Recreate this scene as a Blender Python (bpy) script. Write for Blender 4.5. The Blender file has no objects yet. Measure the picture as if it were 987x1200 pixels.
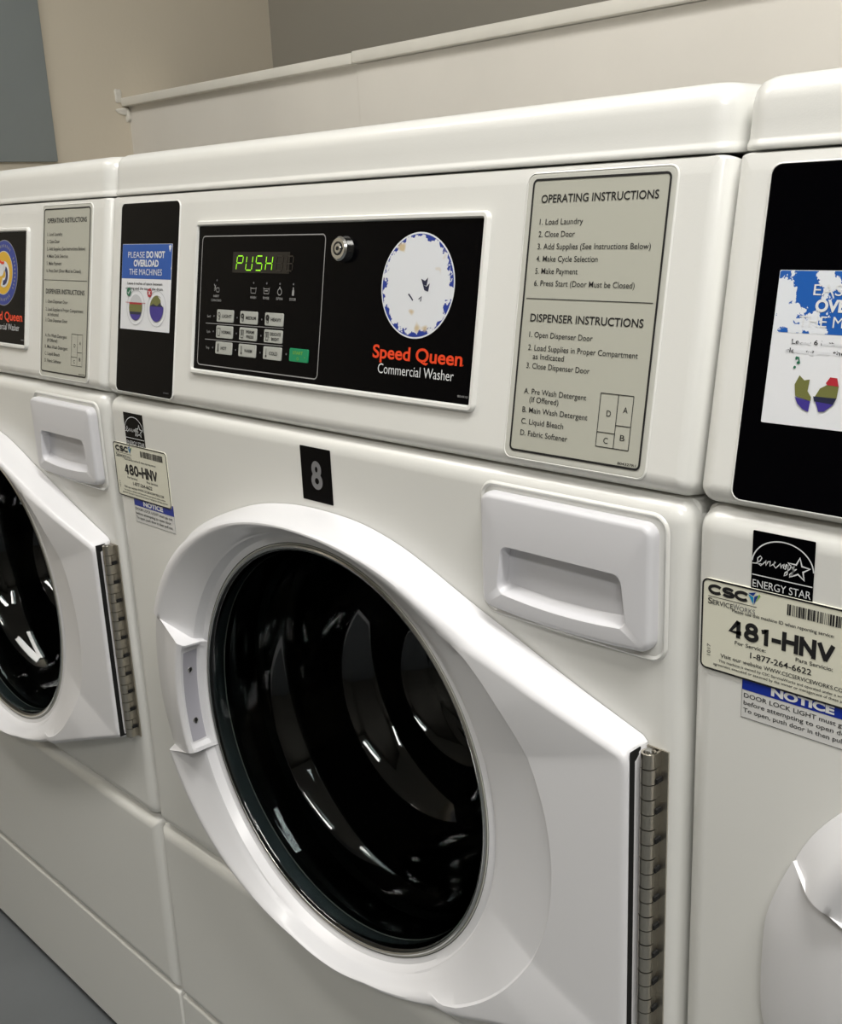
import bpy, math, random
from mathutils import Vector, Matrix
from mathutils.geometry import tessellate_polygon
S = bpy.context.scene
COL = S.collection

# ------------------------------------------------------------------ camera, world, light, exposure
F0 = 0.91                      # height of the seam under the control panels above the floor
cam_d = bpy.data.cameras.new('camera'); cam_d.sensor_width = 36; cam_d.lens = 36*1264.268/1200
cam_d.clip_start = 0.01
cam = bpy.data.objects.new('camera', cam_d); COL.objects.link(cam)
R_ = ((0.699090810178572, 0.7137793448433123, -0.04232122397709884),
      (-0.16739218426138888, 0.2209162188285006, 0.9608204207377774),
      (-0.6951632152035011, 0.6646164842475472, -0.27392158201638833))
m = Matrix(((R_[0][0], R_[1][0], -R_[2][0], 1.70708), (R_[0][1], R_[1][1], -R_[2][1], -0.53017),
            (R_[0][2], R_[1][2], -R_[2][2], 0.17170+F0), (0, 0, 0, 1)))
cam.matrix_world = m
S.camera = cam
w = bpy.data.worlds.new('world'); S.world = w; w.use_nodes = True
w.node_tree.nodes['Background'].inputs[0].default_value = (1, .97, .93, 1)
w.node_tree.nodes['Background'].inputs[1].default_value = 0.0
S.view_settings.view_transform = 'Standard'; S.view_settings.look = 'None'
S.view_settings.exposure = 0.0; S.view_settings.gamma = 1; S.view_settings.use_curve_mapping = False
LAMPS = [(2.0, -0.37, 27), (0.1, -0.75, 9), (2.75, -1.65, 25)]     # ceiling fixtures: x, y, watts; the second is added to brighten the left
LAMP_COL = (1, .985, .952)

# ------------------------------------------------------------------ materials
def lin(c):
    return tuple(((v/255)/12.92 if v/255 <= .04045 else ((v/255+.055)/1.055)**2.4) for v in c)
MATS = {}
def mat(name, rgb, rough=.5, metal=0, coat=0, noise=0, nscale=8, bump=0, bscale=200, trans=0, ior=1.5, emit=0, spec=.5):
    if name in MATS: return MATS[name]
    M = bpy.data.materials.new(name); M.use_nodes = True; nt = M.node_tree; b = nt.nodes['Principled BSDF']
    c = lin(rgb)
    b.inputs['Base Color'].default_value = (*c, 1); b.inputs['Roughness'].default_value = rough
    b.inputs['Metallic'].default_value = metal; b.inputs['Coat Weight'].default_value = coat
    b.inputs['Coat Roughness'].default_value = .12; b.inputs['Specular IOR Level'].default_value = spec
    b.inputs['Transmission Weight'].default_value = trans; b.inputs['IOR'].default_value = ior
    if emit:
        b.inputs['Emission Color'].default_value = (*c, 1); b.inputs['Emission Strength'].default_value = emit
    if noise or bump:
        tc = nt.nodes.new('ShaderNodeTexCoord')
    if noise:
        n = nt.nodes.new('ShaderNodeTexNoise'); n.inputs['Scale'].default_value = nscale; n.inputs['Detail'].default_value = 5
        nt.links.new(tc.outputs['Object'], n.inputs['Vector'])
        r = nt.nodes.new('ShaderNodeMapRange'); r.inputs['From Min'].default_value = .3; r.inputs['From Max'].default_value = .7
        r.inputs['To Min'].default_value = 1-noise; r.inputs['To Max'].default_value = 1+noise*.5
        nt.links.new(n.outputs['Fac'], r.inputs['Value'])
        x = nt.nodes.new('ShaderNodeVectorMath'); x.operation = 'SCALE'; x.inputs[0].default_value = c
        nt.links.new(r.outputs[0], x.inputs['Scale']); nt.links.new(x.outputs[0], b.inputs['Base Color'])
    if bump:
        n = nt.nodes.new('ShaderNodeTexNoise'); n.inputs['Scale'].default_value = bscale
        nt.links.new(tc.outputs['Object'], n.inputs['Vector'])
        bp = nt.nodes.new('ShaderNodeBump'); bp.inputs['Strength'].default_value = bump; bp.inputs['Distance'].default_value = .002
        nt.links.new(n.outputs['Fac'], bp.inputs['Height']); nt.links.new(bp.outputs[0], b.inputs['Normal'])
    MATS[name] = M; return M

def worn(name, ink, under, scale, thresh, centre=None, k=0, axis=None, rough=.35, spots=None):
    """printed film whose ink has flaked off: crisp-edged noise patches of two flat colours"""
    if name in MATS: return MATS[name]
    M = bpy.data.materials.new(name); M.use_nodes = True; nt = M.node_tree; b = nt.nodes['Principled BSDF']
    N = nt.nodes.new; L = nt.links.new
    tc = N('ShaderNodeTexCoord')
    n = N('ShaderNodeTexNoise'); n.inputs['Scale'].default_value = scale; n.inputs['Detail'].default_value = 6; n.inputs['Roughness'].default_value = .62
    L(tc.outputs['Object'], n.inputs['Vector'])
    val = n.outputs['Fac']
    if centre:
        d = N('ShaderNodeVectorMath'); d.operation = 'DISTANCE'; d.inputs[1].default_value = centre
        L(tc.outputs['Object'], d.inputs[0])
        p = N('ShaderNodeMath'); p.operation = 'POWER'; p.inputs[1].default_value = 3
        mm = N('ShaderNodeMath'); mm.operation = 'MULTIPLY'; mm.inputs[1].default_value = 1/.037
        L(d.outputs['Value'], mm.inputs[0]); L(mm.outputs[0], p.inputs[0])
        ma = N('ShaderNodeMath'); ma.operation = 'MULTIPLY_ADD'; ma.inputs[1].default_value = k
        L(p.outputs[0], ma.inputs[0]); L(val, ma.inputs[2]); val = ma.outputs[0]
    if axis:
        sx = N('ShaderNodeSeparateXYZ'); L(tc.outputs['Object'], sx.inputs[0])
        mr = N('ShaderNodeMapRange'); mr.inputs['From Min'].default_value = axis[0]; mr.inputs['From Max'].default_value = axis[1]
        mr.inputs['To Min'].default_value = axis[2]; mr.inputs['To Max'].default_value = axis[3]; L(sx.outputs['X'], mr.inputs['Value'])
        ad = N('ShaderNodeMath'); ad.operation = 'ADD'; L(mr.outputs[0], ad.inputs[0]); L(val, ad.inputs[1]); val = ad.outputs[0]
    t = N('ShaderNodeMath'); t.operation = 'GREATER_THAN'; t.inputs[1].default_value = thresh; L(val, t.inputs[0])
    mx = N('ShaderNodeMix'); mx.data_type = 'RGBA'; mx.inputs['A'].default_value = (*lin(under), 1); mx.inputs['B'].default_value = (*lin(ink), 1)
    L(t.outputs[0], mx.inputs['Factor'])
    out = mx.outputs['Result']
    if spots:
        n2 = N('ShaderNodeTexNoise'); n2.inputs['Scale'].default_value = spots[1]; L(tc.outputs['Object'], n2.inputs['Vector'])
        t2 = N('ShaderNodeMapRange'); t2.inputs['From Min'].default_value = spots[2]; t2.inputs['From Max'].default_value = spots[2]+.06; L(n2.outputs['Fac'], t2.inputs['Value'])
        m2 = N('ShaderNodeMix'); m2.data_type = 'RGBA'; m2.inputs['B'].default_value = (*lin(spots[0]), 1)
        L(out, m2.inputs['A']); L(t2.outputs[0], m2.inputs['Factor']); out = m2.outputs['Result']
    L(out, b.inputs['Base Color']); b.inputs['Roughness'].default_value = rough
    MATS[name] = M; return M

ENAMEL = mat('white_enamel', (228, 228, 224), .28, coat=.3, noise=.015, nscale=3, bump=.03, bscale=900)
PANEL = mat('panel_enamel', (231, 231, 227), .32, coat=.3, bump=.03, bscale=900)
PLASTIC = mat('door_plastic', (228, 228, 231), .33, coat=.15)
DRAWP = mat('drawer_plastic', (216, 216, 220), .36)
BLACK = mat('black_film', (2, 2, 4), .22, spec=.07)
INK = mat('black_ink', (24, 24, 26), .5)
GREYPL = mat('grey_label', (184, 184, 172), .45)
GREYRIM = mat('grey_label_rim', (198, 198, 190), .45)
WHITEINK = mat('white_ink', (222, 224, 226), .5)
GREYINK = mat('grey_ink', (150, 150, 150), .5)
DIMINK = mat('dim_grey_ink', (105, 105, 108), .5)
ORANGE = mat('orange_red_ink', (235, 66, 22), .45)
BUTTON = mat('button_grey', (176, 178, 172), .45)
GREEN = mat('start_green', (12, 140, 92), .4)
LED = mat('lit_segment', (150, 232, 40), .4, emit=.55)
GHOST = mat('unlit_segment', (34, 27, 22), .4)
DISP = mat('display_window', (14, 11, 9), .25)
CHROME = mat('chrome', (205, 205, 203), .2, metal=1)
STEEL = mat('hinge_steel', (196, 190, 178), .3, metal=1, bump=.15, bscale=700)
DARKM = mat('dark_gap', (12, 12, 12), .8)
CREAM = mat('label_cream', (226, 225, 208), .42)
NOTEW = mat('notice_white', (216, 216, 214), .42)
BLUE = mat('notice_blue', (14, 44, 150), .4)
HEADB = mat('header_blue', (24, 84, 172), .35)
STW = mat('sticker_white', (228, 230, 234), .35)
NUMG = mat('number_grey', (120, 120, 122), .5)
OLIVE = mat('olive_ink', (112, 114, 62), .45); PURP = mat('violet_ink', (62, 50, 140), .45)
NAVY = mat('navy_ink', (34, 38, 66), .45); RED = mat('red_ink', (176, 40, 52), .45); LG = mat('pale_grey_ink', (196, 198, 202), .45)
TICK = mat('tick_green', (30, 110, 80), .45)
TEAL = mat('logo_teal', (20, 140, 190), .45); LIME = mat('logo_lime', (130, 180, 60), .45); DBL = mat('logo_dark_blue', (22, 60, 140), .45)
GLASS = mat('door_glass', (112, 122, 123), .02, trans=1, ior=1.47)
RUBBER = mat('black_rubber', (6, 6, 7), .3)
DRUM = mat('shaded_drum_steel', (12, 12, 13), .28, metal=1, bump=.1, bscale=60)  # the darkness inside the drum is put into the steel's colour
POCK = mat('grip_grey', (176, 175, 184), .4)

# ------------------------------------------------------------------ mesh helpers
T = 0.16844655; st, ct = math.sin(T), math.cos(T)
def BODY(u, v, d=0): return (u, -d, v+F0)                     # flat lower front of a machine
def SLANT(u, v, d=0): return (u, v*st-d*ct, v*ct+d*st+F0)     # leaning control panel
class MB:
    def __init__(s, fr=BODY): s.v = []; s.f = []; s.mi = []; s.m = []; s.fr = fr
    def mid(s, M):
        if M not in s.m: s.m.append(M)
        return s.m.index(M)
    def add(s, verts, faces, M, raw=False):
        o = len(s.v); s.v += [p if raw else s.fr(*p) for p in verts]; k = s.mid(M)
        for f in faces: s.f.append([o+i for i in f]); s.mi.append(k)
    def loops(s, L, M, cap=True, back=False, raw=False, close=False):
        n = len(L[0]); vs = [p for l in L for p in l]; fs = []
        for a in range(len(L)-1 + (1 if close else 0)):
            b = (a+1) % len(L)
            for i in range(n):
                j = (i+1) % n; fs.append((a*n+i, a*n+j, b*n+j, b*n+i))
        if cap: fs.append([(len(L)-1)*n+i for i in range(n)])
        if back: fs.append([i for i in range(n)][::-1])
        s.add(vs, fs, M, raw)
    def slab(s, x0, x1, z0, z1, r, prof, M, nc=6, ne=1, cap=True, back=False, warp=None):
        L = []
        if cap: prof = list(prof)+[(prof[-1][0]+min(.0012, r*.3), prof[-1][1])]
        for ins, d in prof:
            l = rr(x0+ins, x1-ins, z0+ins, z1-ins, max(r-ins, .0004), nc, ne)
            L.append([(*(warp(u, v) if warp else (u, v)), d) for u, v in l])
        s.loops(L, M, cap, back)
    def rect(s, x0, x1, z0, z1, M, d=.0003, q=0):
        s.add([(x0, z0, d), (x1, z0-q, d), (x1, z1-q, d), (x0, z1, d)], [(0, 1, 2, 3)], M)
    def poly(s, pts, M, d=.0004): s.add([(u, v, d) for u, v in pts], [range(len(pts))], M)
    def line(s, pts, w, M, d=.0004, closed=False):
        n = len(pts)
        if closed:
            L = []
            for sg in (1, -1):
                l = []
                for i in range(n):
                    a = Vector(pts[i-1]); b = Vector(pts[i]); c = Vector(pts[(i+1) % n])
                    t1 = (b-a).normalized(); t2 = (c-b).normalized(); n1 = Vector((t1.y, -t1.x)); n2 = Vector((t2.y, -t2.x))
                    h = n1+n2; h = h/max(h.length_squared, .3)*2
                    p = b+h*sg*w/2*.999/1.0 if False else b+(n1+n2)/(1+max(n1.dot(n2), -.5))*sg*w/2
                    l.append((p.x, p.y, d))
                L.append(l)
            s.loops(L, M, cap=False)
        else:
            vs = []; fs = []
            for i in range(n):
                a = Vector(pts[max(i-1, 0)]); c = Vector(pts[min(i+1, n-1)]); t = (c-a).normalized(); nn = Vector((-t.y, t.x))*w/2
                p = Vector(pts[i]); vs += [(p.x+nn.x, p.y+nn.y, d), (p.x-nn.x, p.y-nn.y, d)]
            for i in range(n-1): fs.append((2*i, 2*i+1, 2*i+3, 2*i+2))
            s.add(vs, fs, M)
    def disc(s, u, v, r, M, d=.0004, r0=0, n=40, a0=0, a1=360, ry=None):
        k = 1 if ry is None else ry/r
        if r0 == 0 and a1-a0 == 360:
            s.add([(u+r*math.cos(2*math.pi*i/n), v+k*r*math.sin(2*math.pi*i/n), d) for i in range(n)], [range(n)], M); return
        vs = []; fs = []
        for i in range(n+1):
            a = math.radians(a0+(a1-a0)*i/n)
            vs += [(u+r0*math.cos(a), v+k*r0*math.sin(a), d), (u+r*math.cos(a), v+k*r*math.sin(a), d)]
        for i in range(n): fs.append((2*i, 2*i+1, 2*i+3, 2*i+2))
        s.add(vs, fs, M)
    def cyl(s, u, v, r, d0, d1, M, n=32, bev=0, r1=None):
        r1 = r if r1 is None else r1
        pr = [(r, d0), (r1, d1-bev), (r1-bev, d1)]
        s.loops([[(u+q*math.cos(2*math.pi*i/n), v+q*math.sin(2*math.pi*i/n), d) for i in range(n)] for q, d in pr], M)
    def text(s, t, u, v, w, h, M, bold=0, d=.0005, shear=0, ang=0, align='L', slope=0):
        """u, v = left end of the baseline; w, h = wanted width and cap height"""
        vs, fs, (x0, x1) = glyphs(t, bold, shear)
        kx = w/(x1-x0); ky = h/.729; ca, sa = math.cos(ang), math.sin(ang)
        if align == 'C': u -= w/2*ca
        s.add([(u+(x-x0)*kx*ca-y*ky*sa, v+(x-x0)*kx*sa+y*ky*ca+(x-x0)*kx*slope, d) for x, y in vs], fs, M)
    def build(s, name, parent=None, angle=35, label=None):
        me = bpy.data.meshes.new(name); me.from_pydata([tuple(p) for p in s.v], [], [list(f) for f in s.f])
        for M in s.m: me.materials.append(M)
        me.polygons.foreach_set('material_index', s.mi); me.validate()
        me.shade_smooth(); me.set_sharp_from_angle(angle=math.radians(angle))
        return link(name, me, parent, label)
def link(name, me, parent=None, label=None):
    o = bpy.data.objects.new(name, me); COL.objects.link(o)
    if parent: o.parent = parent
    if label: o['label'] = label
    return o
def strokes(ch):
    def arc(cx, cy, rx, ry, a0, a1, n=18): return [(cx+rx*math.cos(math.radians(a0+(a1-a0)*i/n)), cy+ry*math.sin(math.radians(a0+(a1-a0)*i/n))) for i in range(n+1)]
    return {'0': (.62, [arc(.31, .5, .31, .5, 90, 450, 30)]), '1': (.42, [[(.0, .74), (.13, .79), (.27, .99), (.27, 0)]]),
            '4': (.66, [[(.66, .24), (.0, .24), (.46, 1.0), (.48, 1.0), (.48, 0)]]), '8': (.62, [arc(.31, .755, .25, .245, -90, 270, 26), arc(.31, .255, .31, .255, 90, 450, 28)]),
            'H': (.68, [[(0, 0), (0, 1)], [(.68, 0), (.68, 1)], [(0, .53), (.68, .53)]]), 'N': (.68, [[(0, 0), (0, 1)], [(.0, .97), (.68, .03)], [(.68, 0), (.68, 1)]]),
            'V': (.70, [[(0, 1), (.35, 0)], [(.35, 0), (.70, 1)]]), '-': (.30, [[(0, .38), (.30, .38)]]),
            'C': (.74, [arc(.40, .5, .40, .5, 38, 322, 28)]),
            'S': (.66, [arc(.33, .745, .30, .255, 20, 270, 18)+arc(.33, .245, .33, .245, 90, -160, 18)[0:]])}[ch]
def bigtext(b, t, u, v, w, h, M, th, d, gap=.34):
    tot = sum(strokes(c)[0] for c in t)+gap*(len(t)-1); hh = h-th; ku = (w-th)/tot; x = u+th/2
    for c in t:
        wd, ss = strokes(c)
        for k, s_ in enumerate(ss):
            P = [(x+p*ku, v+th/2+q*hh) for p, q in s_]
            if (Vector(P[0])-Vector(P[-1])).length < 1e-7: b.line(P[:-1], th, M, d+.00003*k, closed=True)
            else:
                P2 = list(P)
                for e, f in ((0, 1), (-1, -2)):      # straight stems run to the cap line and the baseline
                    dv = (Vector(P[e])-Vector(P[f])).normalized()*th/2*(1 if c in 'HN14-' and abs(P[e][0]-P[f][0]) < 1e-6 or c == '-' else (.45 if c == 'V' else 0)); P2[e] = (P[e][0]+dv.x, P[e][1]+dv.y)
                b.line(P2, th, M, d+.00003*k)
        x += (wd+gap)*ku
_g = {}
def glyphs(t, bold, shear):
    key = (t, bold, shear)
    if key in _g: return _g[key]
    c = bpy.data.curves.new('t', 'FONT'); c.body = t; c.size = 1; c.offset = bold; c.shear = shear
    c.resolution_u = 3 if len(t) > 12 else 5
    o = bpy.data.objects.new('t', c); COL.objects.link(o)
    bpy.context.view_layer.update()
    e = o.evaluated_get(bpy.context.evaluated_depsgraph_get()); me = e.to_mesh()
    vs = [(v.co.x, v.co.y) for v in me.vertices]; fs = []
    for p in me.polygons:
        f = list(p.vertices)
        fs.append(f if p.normal.z > 0 else f[::-1])
    e.to_mesh_clear(); bpy.data.objects.remove(o); bpy.data.curves.remove(c)
    xs = [x for x, y in vs]
    _g[key] = (vs, fs, (min(xs), max(xs))); return _g[key]
def rr(x0, x1, z0, z1, r, nc=6, ne=1):
    P = []
    cs = [(x1-r, z0+r, -90), (x1-r, z1-r, 0), (x0+r, z1-r, 90), (x0+r, z0+r, 180)]
    for i, (cx, cz, a) in enumerate(cs):
        for k in range(nc+1):
            t = math.radians(a+90*k/nc); P.append((cx+r*math.cos(t), cz+r*math.sin(t)))
        nx = cs[(i+1) % 4]; t = math.radians(nx[2]); q = (nx[0]+r*math.cos(t), nx[1]+r*math.sin(t)); p = P[-1]
        for k in range(1, ne): P.append((p[0]+(q[0]-p[0])*k/ne, p[1]+(q[1]-p[1])*k/ne))
    return P
def struct(o): o['kind'] = 'structure'; return o
def box(mb, x0, x1, y0, y1, z0, z1, M, bev=0):
    if bev:
        a = rr(x0, x1, y0, y1, bev, 3); L = []
        for ins, z in ((bev, z0), (bev*.3, z0+bev*.3), (0, z0+bev), (0, z1-bev), (bev*.3, z1-bev*.3), (bev, z1)):
            l = rr(x0+ins, x1-ins, y0+ins, y1-ins, max(bev-ins, .0002), 3); L.append([(u, v, z) for u, v in l])
        mb.loops(L, M, cap=True, back=True, raw=True); return
    v = [(x, y, z) for z in (z0, z1) for y in (y0, y1) for x in (x0, x1)]
    mb.add(v, [(0, 2, 3, 1), (4, 5, 7, 6), (0, 1, 5, 4), (2, 6, 7, 3), (0, 4, 6, 2), (1, 3, 7, 5)], M, raw=True)

# ------------------------------------------------------------------ room
XL, XR, YF, YK, YB, ZC = -0.568, 3.9, -2.6, 0.80, 1.21, 2.55
FLOORM = mat('grey_floor', (101, 105, 108), .5, noise=.10, nscale=5, bump=.08, bscale=60)
BEIGE = mat('beige_wall', (222, 213, 196), .8, noise=.03, nscale=2, bump=.1, bscale=120)
TAUPE = mat('taupe_wall', (164, 160, 150), .85, noise=.03, nscale=2, bump=.1, bscale=120)
KNEE = mat('cream_board', (229, 225, 218), .6, noise=.05, nscale=4, bump=.08, bscale=90)
CAPM = mat('cap_paint', (232, 229, 221), .5, noise=.05, nscale=10, bump=.1, bscale=60)
CEILM = mat('ceiling_paint', (222, 220, 214), .9, bump=.1, bscale=80)
WALLM = mat('front_wall_paint', (122, 119, 112), .8, bump=.1, bscale=100)
def slabbox(name, M, *a, **k):
    b = MB(); box(b, *a, M, **k); return struct(b.build(name))
slabbox('floor', FLOORM, XL-.1, XR+.1, YF-.1, YB+.1, -.1, 0)
slabbox('ceiling', CEILM, XL-.1, XR+.1, YF-.1, YB+.1, ZC, ZC+.1)
slabbox('wall_left', BEIGE, XL-.1, XL, YF-.1, YB+.1, 0, ZC)
slabbox('wall_right', WALLM, XR, XR+.1, YF-.1, YB+.1, 0, ZC)
slabbox('wall_front', WALLM, XL, XR, YF-.1, YF, 0, ZC)
slabbox('wall_rear', TAUPE, XL, XR, YB, YB+.1, 0, ZC)
kb = MB()
box(kb, XL, .2050, YK, YK+.11, 0, 1.318, KNEE); box(kb, .2075, XR, YK-.002, YK+.11, 0, 1.318, KNEE)
box(kb, .2045, .208, YK+.006, YK+.10, 0, 1.318, DARKM)
struct(kb.build('wall_back'))
slabbox('trim_1', CAPM, XL-.0, .209, YK-.018, YK+.125, 1.318, 1.336, bev=.0025)
slabbox('trim_2', CAPM, .2115, XR, YK-.0185, YK+.125, 1.319, 1.338, bev=.0025)
cb = MB()           # lump of filler where the cap meets the side wall
import bmesh
def lump(mb, c, r, M, seed, fl=(1, 1, 1)):
    bm = bmesh.new(); bmesh.ops.create_icosphere(bm, subdivisions=3, radius=1); rnd = random.Random(seed)
    ph = [rnd.uniform(0, 6) for _ in range(6)]
    vs = []
    for v in bm.verts:
        k = 1+.18*math.sin(3*v.co.x+ph[0])+.15*math.sin(4*v.co.z+ph[1])+.12*math.sin(5*v.co.y+ph[2])
        vs.append((c[0]+v.co.x*r*k*fl[0], c[1]+v.co.y*r*k*fl[1], c[2]+v.co.z*r*k*fl[2]))
    mb.add(vs, [[q.index for q in f.verts] for f in bm.faces], M, raw=True); bm.free()
lump(cb, (XL+.001, YK-.024, 1.340), .010, CAPM, 1, (.35, .8, 1.2))
lump(cb, (XL+.001, YK-.014, 1.308), .012, CAPM, 2, (.35, 1.5, .6))
lump(cb, (XL+.003, YK-.004, 1.300), .009, CAPM, 5, (.7, .7, 1.6))
struct(cb.build('trim_3'))
# blue grey flat metal panel on the side wall
PAN = mat('blue_grey_paint', (146, 154, 156), .45, noise=.04, nscale=5)
b = MB(); box(b, XL, XL+.010, -.35, .612, 1.202, 2.25, PAN, bev=.002)
o = b.build('wall_panel'); o['label'] = 'blue-grey flat panel fixed on the beige side wall at the upper left'; o['category'] = 'panel'
# ceiling lights
DIFF = mat('lamp_diffuser', (255, 250, 240), .5, emit=6)
FIX = mat('lamp_housing', (230, 230, 228), .4)
for i, (lx, ly, W) in enumerate(LAMPS):
    t = bpy.data.objects.new('ceiling_light', None); COL.objects.link(t); t.location = (lx, ly, ZC)
    t['category'] = 'ceiling light'
    t['label'] = ['white ceiling light above the rightmost washing machine', 'unseen light added above the leftmost washing machine to brighten the left end', 'white ceiling light over the aisle away from the machines'][i]
    h = MB(); box(h, -.62, .62, -.17, .17, -.05, 0, FIX, bev=.006); h.build('housing', t)
    h = MB(); box(h, -.59, .59, -.14, .14, -.062, -.0505, DIFF, bev=.004); h.build('diffuser', t)
    ld = bpy.data.lights.new('ceiling_light_lamp', 'AREA'); ld.shape = 'RECTANGLE'; ld.size = 1.18; ld.size_y = .28; ld.energy = W; ld.color = LAMP_COL
    lo = bpy.data.objects.new('lamp', ld); COL.objects.link(lo); lo.parent = t; lo.location = (0, 0, -.066)

# ------------------------------------------------------------------ the washing machine's shared meshes
W0, W1 = .0015, .6885
CX, CZ = .342, -.283
SHARED = {}
def shared(name, fn, parent, label=None):
    if name not in SHARED:
        mb, angle = fn(); o = mb.build(name, parent, angle, label); SHARED[name] = o.data; return o
    return link(name, SHARED[name], parent, label)
EDGE = [(0, -.03), (0, -.0140), (.0010, -.0088), (.0039, -.0040), (.0085, -.0011), (.0138, 0), (.0155, 0)]

def m_cabinet():
    b = MB()
    b.loops([[(u, y, v+F0) for u, v in rr(W0+.001+i, W1-.001-i, -.87+i, -.004-i, .006, 4)] for i, y in ((.002, .014), (0, .016), (0, .688), (.003, .69))], ENAMEL, cap=False, raw=True)
    b.loops([[(u, y, v+F0) for u, v in rr(W0+.004, W1-.004, -.867, -.007, .006, 4)][::-1] for y in (.014, .689)], DARKM, cap=True, raw=True)
    box(b, W0+.001, W1-.001, .075, .69, F0-.003, F0+.19, ENAMEL, bev=.004)
    return b, 35
def m_upper():
    b = MB(); x0, x1, z0, z1 = W0, W1, -.4978, -.0018
    L = []
    for ins, d in EDGE:
        L.append([(u, v, d) for u, v in rr(x0+ins, x1-ins, z0+ins, z1-ins, max(.016-ins, .001), 6, 20)])
    b.loops(L, ENAMEL, cap=False)
    ring = lambda r, d: [(CX+r*math.cos(2*math.pi*i/96), CZ+r*math.sin(2*math.pi*i/96), d) for i in range(96)]
    dr = lambda d: [(u, v, d) for u, v in rr(.534, .664, -.096, -.024, .006, 4)]
    polys = [L[-1], ring(.205, 0)[::-1], dr(0)[::-1]]
    flat = [p for l in polys for p in l]
    tr = tessellate_polygon([[Vector(p) for p in l] for l in polys]); fs = []
    for t in tr:
        A, B, C_ = (Vector(flat[i]) for i in t)
        if (B-A).cross(C_-A).length < 1e-12: continue
        fs.append(t if (B-A).cross(C_-A).z > 0 else t[::-1])
    b.add(flat, fs, ENAMEL)
    b.loops([ring(.205, 0), ring(.201, -.004), ring(.200, -.04)], DARKM, cap=False)
    b.loops([dr(0), dr(-.03)], DARKM, cap=True)
    # embossed surround of the dispenser drawer
    b.slab(.5235, .6765, -.1085, -.0115, .012, [(0, 0), (.0006, .0011), (.0018, .0016), (.003, .0008), (.0035, .0002)], ENAMEL, cap=False)
    return b, 40
def m_lower():
    b = MB(); b.slab(W0, W1, -.7335, -.5005, .006, EDGE, ENAMEL, nc=4); return b, 40
def m_kick():
    b = MB(); b.slab(W0, W1, -.898, -.7365, .005, [(0, -.03), (0, -.007), (.0008, -.0045), (.003, -.003)], ENAMEL, nc=4)
    b.slab(W0+.01, W1-.01, -.9095, -.895, .001, [(0, -.06), (0, -.012), (.001, -.012)], DARKM, nc=2); return b, 40
def m_control():
    b = MB(SLANT)
    pr = [(0, -.05), (0, -.012), (.0007, -.0075), (.0028, -.0034), (.006, -.001), (.0105, 0)]
    b.slab(W0, W1, .0004, .1957, .010, pr, PANEL, back=True, warp=lambda u, v: (u, .1957-(.1957-v)*.35 if v > .1957-.0105 else (v if v < .15 else v)))
    # raised frame round the display fascia
    b.slab(.1600, .5153, .0323, .1683, .006, [(0, 0), (.0004, .0022), (.0015, .0034), (.0038, .0034), (.0046, .0026), (.005, .0008)], PANEL, cap=False)
    # slightly raised lips round the two side plates
    for x0, x1, z0, z1 in ((.0242, .1318, .0042, .1881), (.5440, .6580, .0060, .1910)):
        b.slab(x0, x1, z0, z1, .007, [(0, 0), (.0004, .0008), (.0010, .0010), (.0014, .0003)], PANEL, cap=False)
    return b, 40
def m_lid():
    b = MB(); y0 = .1975*st; z0 = .1951*ct
    # a small rolled lip at the foot, then a face that leans back like the panel, rolling into the top
    prof = [(.0014, .0014, 0), (.0003, .0003, .0004), (0, 0, .0014), (0, .0002, .0034), (.0003, .0016, .0052), (.0006, .0019, .0066), (.0008, .0029, .0155), (.0010, .0038, .0250), (.0022, .0052, .0312), (.0050, .0084, .0355), (.0095, .0132, .0379), (.0150, .0195, .0387), (.020, .025, .0388)]
    L = []
    for ix, iy, dz in prof:
        l = rr(W0+ix, W1-ix, y0-.0005+iy, .70-ix, max(.017-ix*.5, .004), 7, 1)
        L.append([(u, v, z0+dz+F0) for u, v in l])
    b.loops(L, PANEL, cap=True, back=True, raw=True)
    return b, 40
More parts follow.
